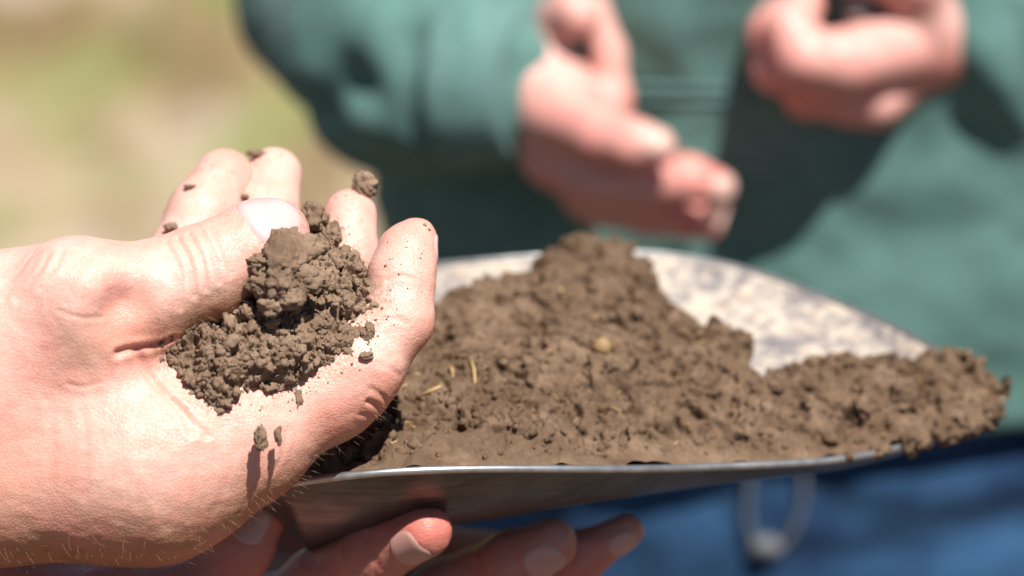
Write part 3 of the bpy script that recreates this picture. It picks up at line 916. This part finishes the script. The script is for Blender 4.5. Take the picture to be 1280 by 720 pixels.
def build_heap():
    ns, nt_ = 560, 300
    s = np.linspace(0.0, 1.015, ns); t = np.linspace(0.0, 1.03, nt_)
    S, T = np.meshgrid(s, t, indexing='ij')
    def rimsurf(S, T):
        F, B = rim(FRONT, np.clip(S, 0, 1)), rim(BACK, np.clip(S, 0, 1))
        P = F + (B - F) * T[..., None]
        P[..., 0] += np.clip(S - 1, 0, 1) * 200
        return P
    jit = fbm(np.stack([S.ravel() * 30, T.ravel() * 14, 0 * S.ravel()], 1), 3, 8).reshape(S.shape)
    h = heap_height(S, np.clip(T + 0.035 * jit, 0, 2))
    P = rimsurf(S, T) + WUP * h[..., None]
    Pf = P.reshape(-1, 3)
    vis = (h > -sag(S, T) + 0.3).ravel()
    Q = Pf + 6.0 * np.stack([fbm(Pf * 0.06 + 50 * i, 3, 86 + i) for i in range(3)], 1)
    lump = 6.0 * (0.5 - worley(Q * 0.040 + 5, 81)) + 2.6 * (0.5 - worley(Q * 0.10 + 5, 82)) + 1.0 * (0.5 - worley(Q * 0.28, 83)) + 3.4 * fbm(Q * 0.11, 6, 85, 0.58) - 4.0 * np.clip(0.16 - np.abs(fbm(Q * 0.075 + 9, 2, 89)), 0, 1) / 0.16
    edge = np.clip((boundary(S) - T) / 0.06, 0, 1).ravel() * np.clip((T - 0.02) / 0.10, 0, 1).ravel()
    # pits between clods
    pit = -5.0 * np.clip(fbm(Pf * 0.05 + 20, 3, 88) - 0.35, 0, 1) / 0.4
    Pf = Pf + (WUP * 0.8 - WBK * 0.6) * ((lump + pit) * (0.12 + 0.88 * edge) * vis)[:, None]
    q = grid_faces(ns, nt_)
    m = vis[q].any(1)
    q = q[m]
    keep = np.unique(q); remap = np.full(len(Pf), -1); remap[keep] = np.arange(len(keep))
    o = mesh_obj('soil_heap', Pf[keep], remap[q], SOIL_B)
    tag(o, 'large heap of moist brown crumbly soil piled on the metal scoop', 'soil')
    idx = np.argwhere(vis & (S.ravel() < 1.0) & (T.ravel() > 0.03)).ravel()
    sel = idx[RNG.integers(len(idx), size=6500)]
    R = np.clip(RNG.lognormal(-0.35, 0.7, len(sel)), 0.3, 4.2)
    C = Pf[sel] + (WUP * 0.7 - WBK * 0.5) * (R * RNG.uniform(-0.5, 0.25, len(sel)))[:, None]
    V, F = scatter(C, R, lambda r: 3 if r > 2.6 else 2 if r > 1.0 else 1)
    c = mesh_obj('loose_crumbs', V, F, SOIL_B, o); c['kind'] = 'stuff'
    GV, GF = [], []; n0 = 0
    for i in idx[RNG.integers(len(idx), size=110)]:
        d = RNG.normal(size=3); d -= 0.7 * WUP * (d @ WUP); d /= np.linalg.norm(d); ln = RNG.uniform(0.8, 4.5)
        a = Pf[i] + 0.8 * WUP - 0.6 * WBK
        tv, tf = tube([a - d * ln / 2, a + 0.15 * ln * RNG.normal(size=3), a + d * ln / 2], RNG.uniform(0.12, 0.35), 4, [0.6, 1, 0.5]); GV.append(tv); GF.append(tf + n0); n0 += len(tv)
    mesh_obj('root_bits', np.concatenate(GV), np.concatenate(GF), STRAW, o)['kind'] = 'stuff'
    from mathutils.bvhtree import BVHTree
    trees = [BVHTree.FromPolygons(Pf[keep].tolist(), remap[q].tolist())]
    trees.append(BVHTree.FromPolygons(V.tolist(), F.tolist()))
    def hit(px, py):
        d = Vector(L(px, py, 0)).normalized(); best = None
        for tr in trees:
            r = tr.ray_cast(Vector((0, 0, 0)), d)
            if r[0] is not None and (best is None or r[3] < best): best = r[3]
        return None if best is None else np.array(d * best)
    # bigger lumps one can pick out, parts of the heap
    for i, (px, py, w, r) in enumerate([(765, 322, 190, 26), (712, 332, 190, 24), (800, 342, 185, 26), (605, 362, 185, 20), (640, 362, 180, 18), (860, 372, 170, 24), (925, 422, 160, 18), (1228, 482, 116, 26), (1238, 505, 108, 22), (1200, 480, 118, 24),
                                       (1190, 520, 100, 24), (1225, 525, 102, 20), (1130, 490, 105, 24), (1150, 548, 84, 18), (1100, 563, 76, 17), (1140, 553, 82, 22), (1182, 541, 90, 22), (1215, 530, 96, 20), (1240, 516, 102, 18), (1062, 572, 70, 10), (905, 579, 50, 7), (1075, 455, 130, 18), (690, 365, 150, 30), (760, 380, 140, 28), (1010, 470, 120, 20), (650, 400, 130, 24), (880, 480, 100, 24), (600, 505, 70, 22), (980, 520, 85, 20), (720, 500, 75, 24)]):
        V, F = clod(4, 300 + i, 1.0)
        rr = r * MMPX * (1 + w / 1000) * 1.05
        c0 = hit(px, py)
        if c0 is None and not (px > 1180 or py > 545): continue
        c0 = L(px, py, w) if c0 is None else c0 + np.array([0, -0.2, 0.35]) * rr     # sunk a little into the heap
        mesh_obj('clod', V @ rand_rot().T * rr + c0, F, SOIL_B, o)
    return hit
HEAP_HIT = build_heap()

# little things in and under the heap
for i, (x0, y0, x1, y1, w, lab) in enumerate([(562, 460, 566, 474, 72, 'short pale straw fragment on the soil heap near the cupped hand'), (588, 450, 594, 482, 72, 'thin upright straw stalk on the soil heap near the cupped hand'),
                                              (692, 352, 706, 378, 128, 'reddish straw stalk slanting on the slope below the heap peak'), (520, 500, 552, 485, 60, 'long flat straw stalk lying close beside the cupped hand')]):
    a, b = HEAP_HIT(x0, y0), HEAP_HIT(x1, y1)
    a = (L(x0, y0, w) if a is None else a) + 0.6 * WUP; b = (L(x1, y1, w) if b is None else b) + 0.6 * WUP
    V, F = tube([a, (a + b) / 2 + np.array([0.4, 0.3, -0.6]), b], 0.55, 6, [0.7, 1, 0.6])
    tag(mesh_obj('straw', V, F, STRAW), lab, 'straw', 'straw bits on the soil heap')
ph = HEAP_HIT(753, 433)
single_clod(753, 433, 100 if ph is None else ph[2] - 1000 - 0.5, 13, 'rounded tan pebble half sunk in the middle of the soil heap', 91, (1, 1.1, 0.9), 3, 'pebble', mat=PEBBLE, rough=0.25)
single_clod(570, 592, 40, 5, 'tiny pale crumb stuck to the outside of the scoop below the rim', 92, (0.8, 1.2, 0.6), 3, 'soil_crumb', mat=STRAW, rough=0.8)

# ------------------------------------------------------------------ hand that carries the scoop from below
def build_carrying_hand():
    f = Form()
    f.add(L(-560, 1000, 80), L(-60, 812, 66), 38, 31, 10)
    f.add(L(-60, 812, 66), L(150, 800, 62), 31, 25, 14)
    f.add(L(150, 800, 44), L(330, 800, 66), 21, 17, 14)
    f.add(L(150, 840, 50), L(400, 850, 76), 21, 17, 14)
    f.add(L(150, 880, 56), L(470, 880, 84), 20, 16, 14)
    f.add(L(330, 800, 90), L(640, 800, 130), 24, 20, 14)
    f.add(L(330, 715, 120), L(600, 730, 140), 20, 17, 14)
    f.chain(digit((200, 800, 40, 14), (258, 742, 50, 10.5), (302, 682, 46, 9.0), (330, 645, 44, 6.6)), 4, 8)
    f.chain(digit((350, 790, 66, 13), (400, 730, 60, 10.5), (470, 690, 44, 9.2), (532, 664, 28, 7.6)), 4, 7)
    f.chain(digit((430, 830, 74, 13), (560, 744, 88, 10.5), (640, 706, 72, 9.6), (690, 680, 66, 7.4)), 4, 7)
    f.chain(digit((480, 860, 84, 13), (610, 752, 94, 9.5), (720, 698, 84, 7.6), (784, 664, 80, 5.0)), 4, 7)
    V, F = surface_net(f, 1.0)
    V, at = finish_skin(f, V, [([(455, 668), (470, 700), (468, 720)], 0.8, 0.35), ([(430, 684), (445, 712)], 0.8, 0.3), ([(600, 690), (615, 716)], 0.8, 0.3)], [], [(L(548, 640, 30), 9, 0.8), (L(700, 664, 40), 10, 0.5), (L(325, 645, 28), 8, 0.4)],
                        shade_tan_dir=np.array([0, -0.6, -0.3]), wrinkle=0.25)
    p = empty('person', L(-200, 1100, 50))
    tag(p, "person's hand under the scoop, shaded fingers carrying its metal underside", 'person')
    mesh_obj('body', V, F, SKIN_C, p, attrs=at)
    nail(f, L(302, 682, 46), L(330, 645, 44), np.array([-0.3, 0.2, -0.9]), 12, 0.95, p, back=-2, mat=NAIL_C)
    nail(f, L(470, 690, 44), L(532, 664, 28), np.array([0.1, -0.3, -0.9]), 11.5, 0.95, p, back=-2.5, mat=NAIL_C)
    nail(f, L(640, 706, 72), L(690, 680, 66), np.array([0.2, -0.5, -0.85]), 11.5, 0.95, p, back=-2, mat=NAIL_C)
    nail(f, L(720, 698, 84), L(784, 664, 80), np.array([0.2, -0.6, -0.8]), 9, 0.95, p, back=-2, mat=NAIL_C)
build_carrying_hand()

# ------------------------------------------------------------------ person in the green sweatshirt
def folds(V, N, spec):
    dz = np.zeros(len(V))
    for pts, wid, dep in spec:
        dz += dep * np.exp(-(seg_dist(V, np.array(pts)) / wid) ** 2)
    return dz
def build_person():
    T0 = L(1075, 370, 607)
    p = empty('person', T0 - WUP * 1000)
    tag(p, 'person in green sweatshirt and blue jeans gesturing behind the scoop, head out of view', 'person')
    Sx = np.array([0.60, 1, 1.0])
    hem = T0 - WUP * 22
    # sweatshirt: trunk, two sleeves
    f = Form()
    f.add(T0 - WUP * 150, T0 + WUP * 200, 124, 132, 30, Sx)
    f.add(T0 + WUP * 200, T0 + WUP * 360, 132, 110, 30, Sx)
    # right sleeve (left in the picture)
    sh = T0 + WUP * 370 + np.array([-195.0, 0, 0]); el = L(402, -8, 560)
    f.add(sh, el, 72, 38, 30)
    f.add(el, L(502, 72, 484), 36, 44, 9)
    f.add(L(502, 72, 484), L(590, 94, 452), 45, 39, 14)
    # left sleeve (right in the picture)
    sh2 = T0 + WUP * 370 + np.array([195.0, 0, 0]); el2 = L(1640, -60, 640)
    f.add(sh2, el2, 78, 62, 30)
    f.add(el2, L(1400, -25, 530), 58, 46, 18)
    f.add(L(1400, -25, 530), L(1240, 18, 462), 46, 38, 14)
    f.cut(hem, -WUP * -1.0 * -1.0, 8)
    V, F = surface_net(f, 4.0)
    N = f.grad(V, 2.0)
    d = folds(V, N, [
        ([L(375, 125, 500), L(410, 130, 462), L(440, 100, 445)], 11, -9), ([L(440, 150, 450), L(520, 185, 440)], 10, 4),
        ([L(520, 60, 430), L(560, 190, 440)], 9, -5), ([L(480, 40, 440), L(520, 190, 440)], 9, 4),
        ([L(1230, 60, 430), L(1280, 150, 450)], 10, 5), ([L(1260, 40, 430), L(1330, 140, 450)], 9, -6),
        ([L(1200, 200, 560), L(1260, 380, 560)], 26, 8), ([L(1100, 330, 560), L(1300, 420, 570)], 18, -7), ([L(1250, 400, 560), L(1320, 330, 560)], 20, 6),
        ([L(800, 340, 560), L(1000, 300, 560)], 30, -5)])
    d += 5.0 * fbm(V * 0.014, 3, 21) + 1.6 * fbm(V * 0.05, 2, 24)
    V = V + N * d[:, None]
    sw = mesh_obj('sweatshirt', V, F, GREEN, p)
    # ribbed cuffs
    def cuff(a, b, ra, rb):
        n, m = 72, 10
        ax = b - a; ax = ax / np.linalg.norm(ax)
        u = np.cross(ax, WUP); u /= np.linalg.norm(u); v = np.cross(ax, u)
        VV = []
        prof = [(0.0, -5), (0.02, -1), (0.1, 0.6), (0.3, 1), (0.5, 1), (0.7, 0.9), (0.9, 0.5), (0.98, -0.5), (1.0, -3), (0.9, -7)]
        for t, o in prof:
            c = a + (b - a) * t; r = ra + (rb - ra) * t + o
            for k in range(n):
                th = 2 * math.pi * k / n; rr = r + (0.5 if k % 2 else -0.5)
                VV.append(c + rr * (math.cos(th) * u + math.sin(th) * v))
        FF = [(i * n + k, i * n + (k + 1) % n, (i + 1) * n + (k + 1) % n, (i + 1) * n + k) for i in range(len(prof) - 1) for k in range(n)]
        mesh_obj('cuff', np.array(VV), np.array(FF), GREENRIB, sw)
    cuff(L(575, 95, 455), L(662, 104, 443), 39, 31)
    cuff(L(1275, 8, 470), L(1172, 38, 446), 40, 30)
    # pocket seam lines across the front
    for dy in (0, 17):
        xs = np.linspace(770, 985, 24); P, ok = f.march(xs, 108 + dy + (xs - 770) * 0.02, 300)
        tv, tf = tube(P[ok] + np.array([0, 0, -1.0]), 1.2, 6)
        mesh_obj('seam', tv, tf, GREENRIB, sw)
    # jeans
    j = Form()
    j.add(T0 - WUP * 30, T0 - WUP * 150, 112, 122, 20, np.array([0.62, 1, 1.0]))
    for sx in (-1, 1):
        hp = T0 - WUP * 190 + np.array([sx * 88.0, 0, 0])
        kn = T0 - WUP * 560 + np.array([sx * 105.0, 0, 0]) - WBK * 25
        ft = T0 - WUP * 985 + np.array([sx * 115.0, 0, 0])
        j.add(hp, kn, 98, 72, 24); j.add(kn, ft, 72, 58, 20)
    V, F = surface_net(j, 5.0)
    N = j.grad(V, 2.0)
    d = folds(V, N, [([L(1110, 640, 500), L(1330, 590, 510)], 16, 11), ([L(1060, 705, 500), L(1290, 650, 510)], 14, -15), ([L(1120, 740, 500), L(1320, 690, 510)], 15, 12), ([L(1180, 585, 500), L(1330, 555, 510)], 13, -10),
                     ([L(690, 690, 500), L(840, 720, 510)], 18, 12), ([L(850, 640, 500), L(915, 740, 510)], 13, -16), ([L(960, 600, 500), L(985, 740, 510)], 16, 9), ([L(1030, 600, 500), L(1040, 760, 510)], 9, -13), ([L(740, 640, 500), L(840, 625, 500)], 12, -10)])
    d = d + 5.0 * fbm(V * np.array([0.016, 0.045, 0.02]), 3, 41)
    mesh_obj('jeans', V + N * d[:, None], F, DENIM, p)
    # body: two hands on forearms and upper arms that meet in the chest under the sweatshirt
    b = Form()
    b.add(T0 + WUP * 100, T0 + WUP * 380, 95, 85, 20, Sx)
    b.add(T0 + WUP * 380, T0 + WUP * 470, 60, 55, 40)
    b.add(sh, el, 52, 30, 20); b.add(el, L(600, 98, 450), 30, 25, 12)
    b.add(sh2, el2, 52, 42, 20); b.add(el2, L(1240, 20, 462), 42, 26, 12)
    # right hand
    b.add(L(600, 98, 450), L(690, 120, 440), 23, 18, 10)
    b.add(L(680, 70, 442), L(696, 190, 442), 9, 15, 8)
    b.add(L(702, 150, 438), L(764, 238, 442), 15, 15, 8)
    b.chain(digit((700, 145, 428, 13), (748, 168, 412, 10.8), (790, 180, 404, 9.8), (820, 184, 400, 8.0)), 4, 6)
    b.chain(digit((735, 220, 434, 12), (800, 228, 424, 9.6), (860, 224, 422, 9.2), (898, 234, 424, 7.0)), 4, 6)
    b.chain(digit((740, 240, 448, 12), (810, 264, 452, 9.2), (862, 272, 452, 8.2), (885, 281, 452, 6.4)), 4, 6)
    b.chain(digit((684, 120, 446, 9.5), (678, 60, 442, 8.0), (696, 20, 434, 7.6), (716, 12, 428, 8.6), (724, 22, 426, 8.4)), 4, 6)
    b.chain(digit((744, 190, 448, 10), (766, 125, 452, 7.6), (760, 66, 452, 7.0), (742, 8, 450, 6.4)), 4, 6)
    # left hand, a loose fist
    b.add(L(1240, 20, 462), L(1170, 38, 446), 25, 22, 10)
    b.add(L(1165, 40, 446), L(1095, 62, 440), 21, 18, 12)
    b.chain(digit((1110, 62, 428, 15), (1055, 78, 414, 12.5), (1005, 72, 408, 11.0), (985, 35, 412, 9.5), (1010, 0, 424, 8.0)), 4, 7)
    b.chain(digit((1100, 85, 440, 14), (1030, 98, 428, 10.5), (972, 84, 424, 9.8), (965, 40, 428, 9.0), (990, 0, 438, 8.0)), 4, 6)
    b.chain(digit((1110, 100, 448, 13), (1070, 125, 436, 10.2), (1010, 118, 438, 9.2), (985, 90, 446, 8.2)), 4, 6)
    b.chain(digit((1130, 95, 448, 13), (1095, 128, 434, 9.6), (1060, 132, 442, 8.4)), 4, 6)
    b.chain(digit((1155, 20, 432, 14), (1140, -25, 418, 12), (1100, -40, 412, 10.5), (1060, -35, 412, 8.5)), 4, 7)
    V, F = surface_net(b, 2.4)
    V, at = finish_skin(b, V, [], [], [(L(840, 185, 396), 14, 0.6), (L(900, 232, 420), 16, 0.7), (L(880, 278, 440), 18, 0.9), (L(965, 60, 415), 18, 0.5), (L(1010, 120, 430), 18, 0.5), (L(715, 20, 420), 12, 0.3)], shade_tan_dir=np.array([0, -0.8, 0.4]))
    mesh_obj('body', V, F, SKIN_B, p, attrs=at)
    nail(b, L(790, 178, 402), L(822, 184, 400), np.array([0.1, 0.35, -0.9]), 13, 0.9, p, back=0, mat=NAIL_B)
    nail(b, L(860, 220, 422), L(902, 233, 424), np.array([0.1, -0.2, -0.95]), 11, 0.9, p, back=0, mat=NAIL_B)
    nail(b, L(865, 268, 446), L(888, 278, 446), np.array([0.3, -0.3, -0.9]), 10, 0.9, p, back=0, mat=NAIL_B)
    return j
JEANS = build_person()

# what the person holds in the fist, and the loop hanging at the jeans
single_clod(1072, 14, 418, 19, 'small grey and white lump held in the fist of the person in green', 95, (1.1, 0.9, 0.9), 4, 'stone', mat=GREYST, rough=0.5)
def build_loop():
    pts2 = spline(np.array([(938, 590, 0), (934, 640, 0), (944, 678, 0), (960, 690, 0), (985, 672, 0), (1002, 630, 0), (1003, 590, 0)], float), 6)
    P, ok = JEANS.march(pts2[:, 0], pts2[:, 1], 300)
    V, F = tube(P + np.array([0, 0, -7.0]), 1.05, 8)
    o = mesh_obj('cord_loop', V, F, CORD)
    tag(o, 'pale cord loop with a knot hanging in front of blue jeans', 'cord')
    kp, _ = JEANS.march(np.array([958.0]), np.array([682.0]), 300)
    V, F = clod(3, 401, 0.5)
    mesh_obj('knot', V * np.array([8.5, 6.0, 5.0]) + kp[0] + np.array([0, 0, -7.0]), F, CORD, o)
build_loop()
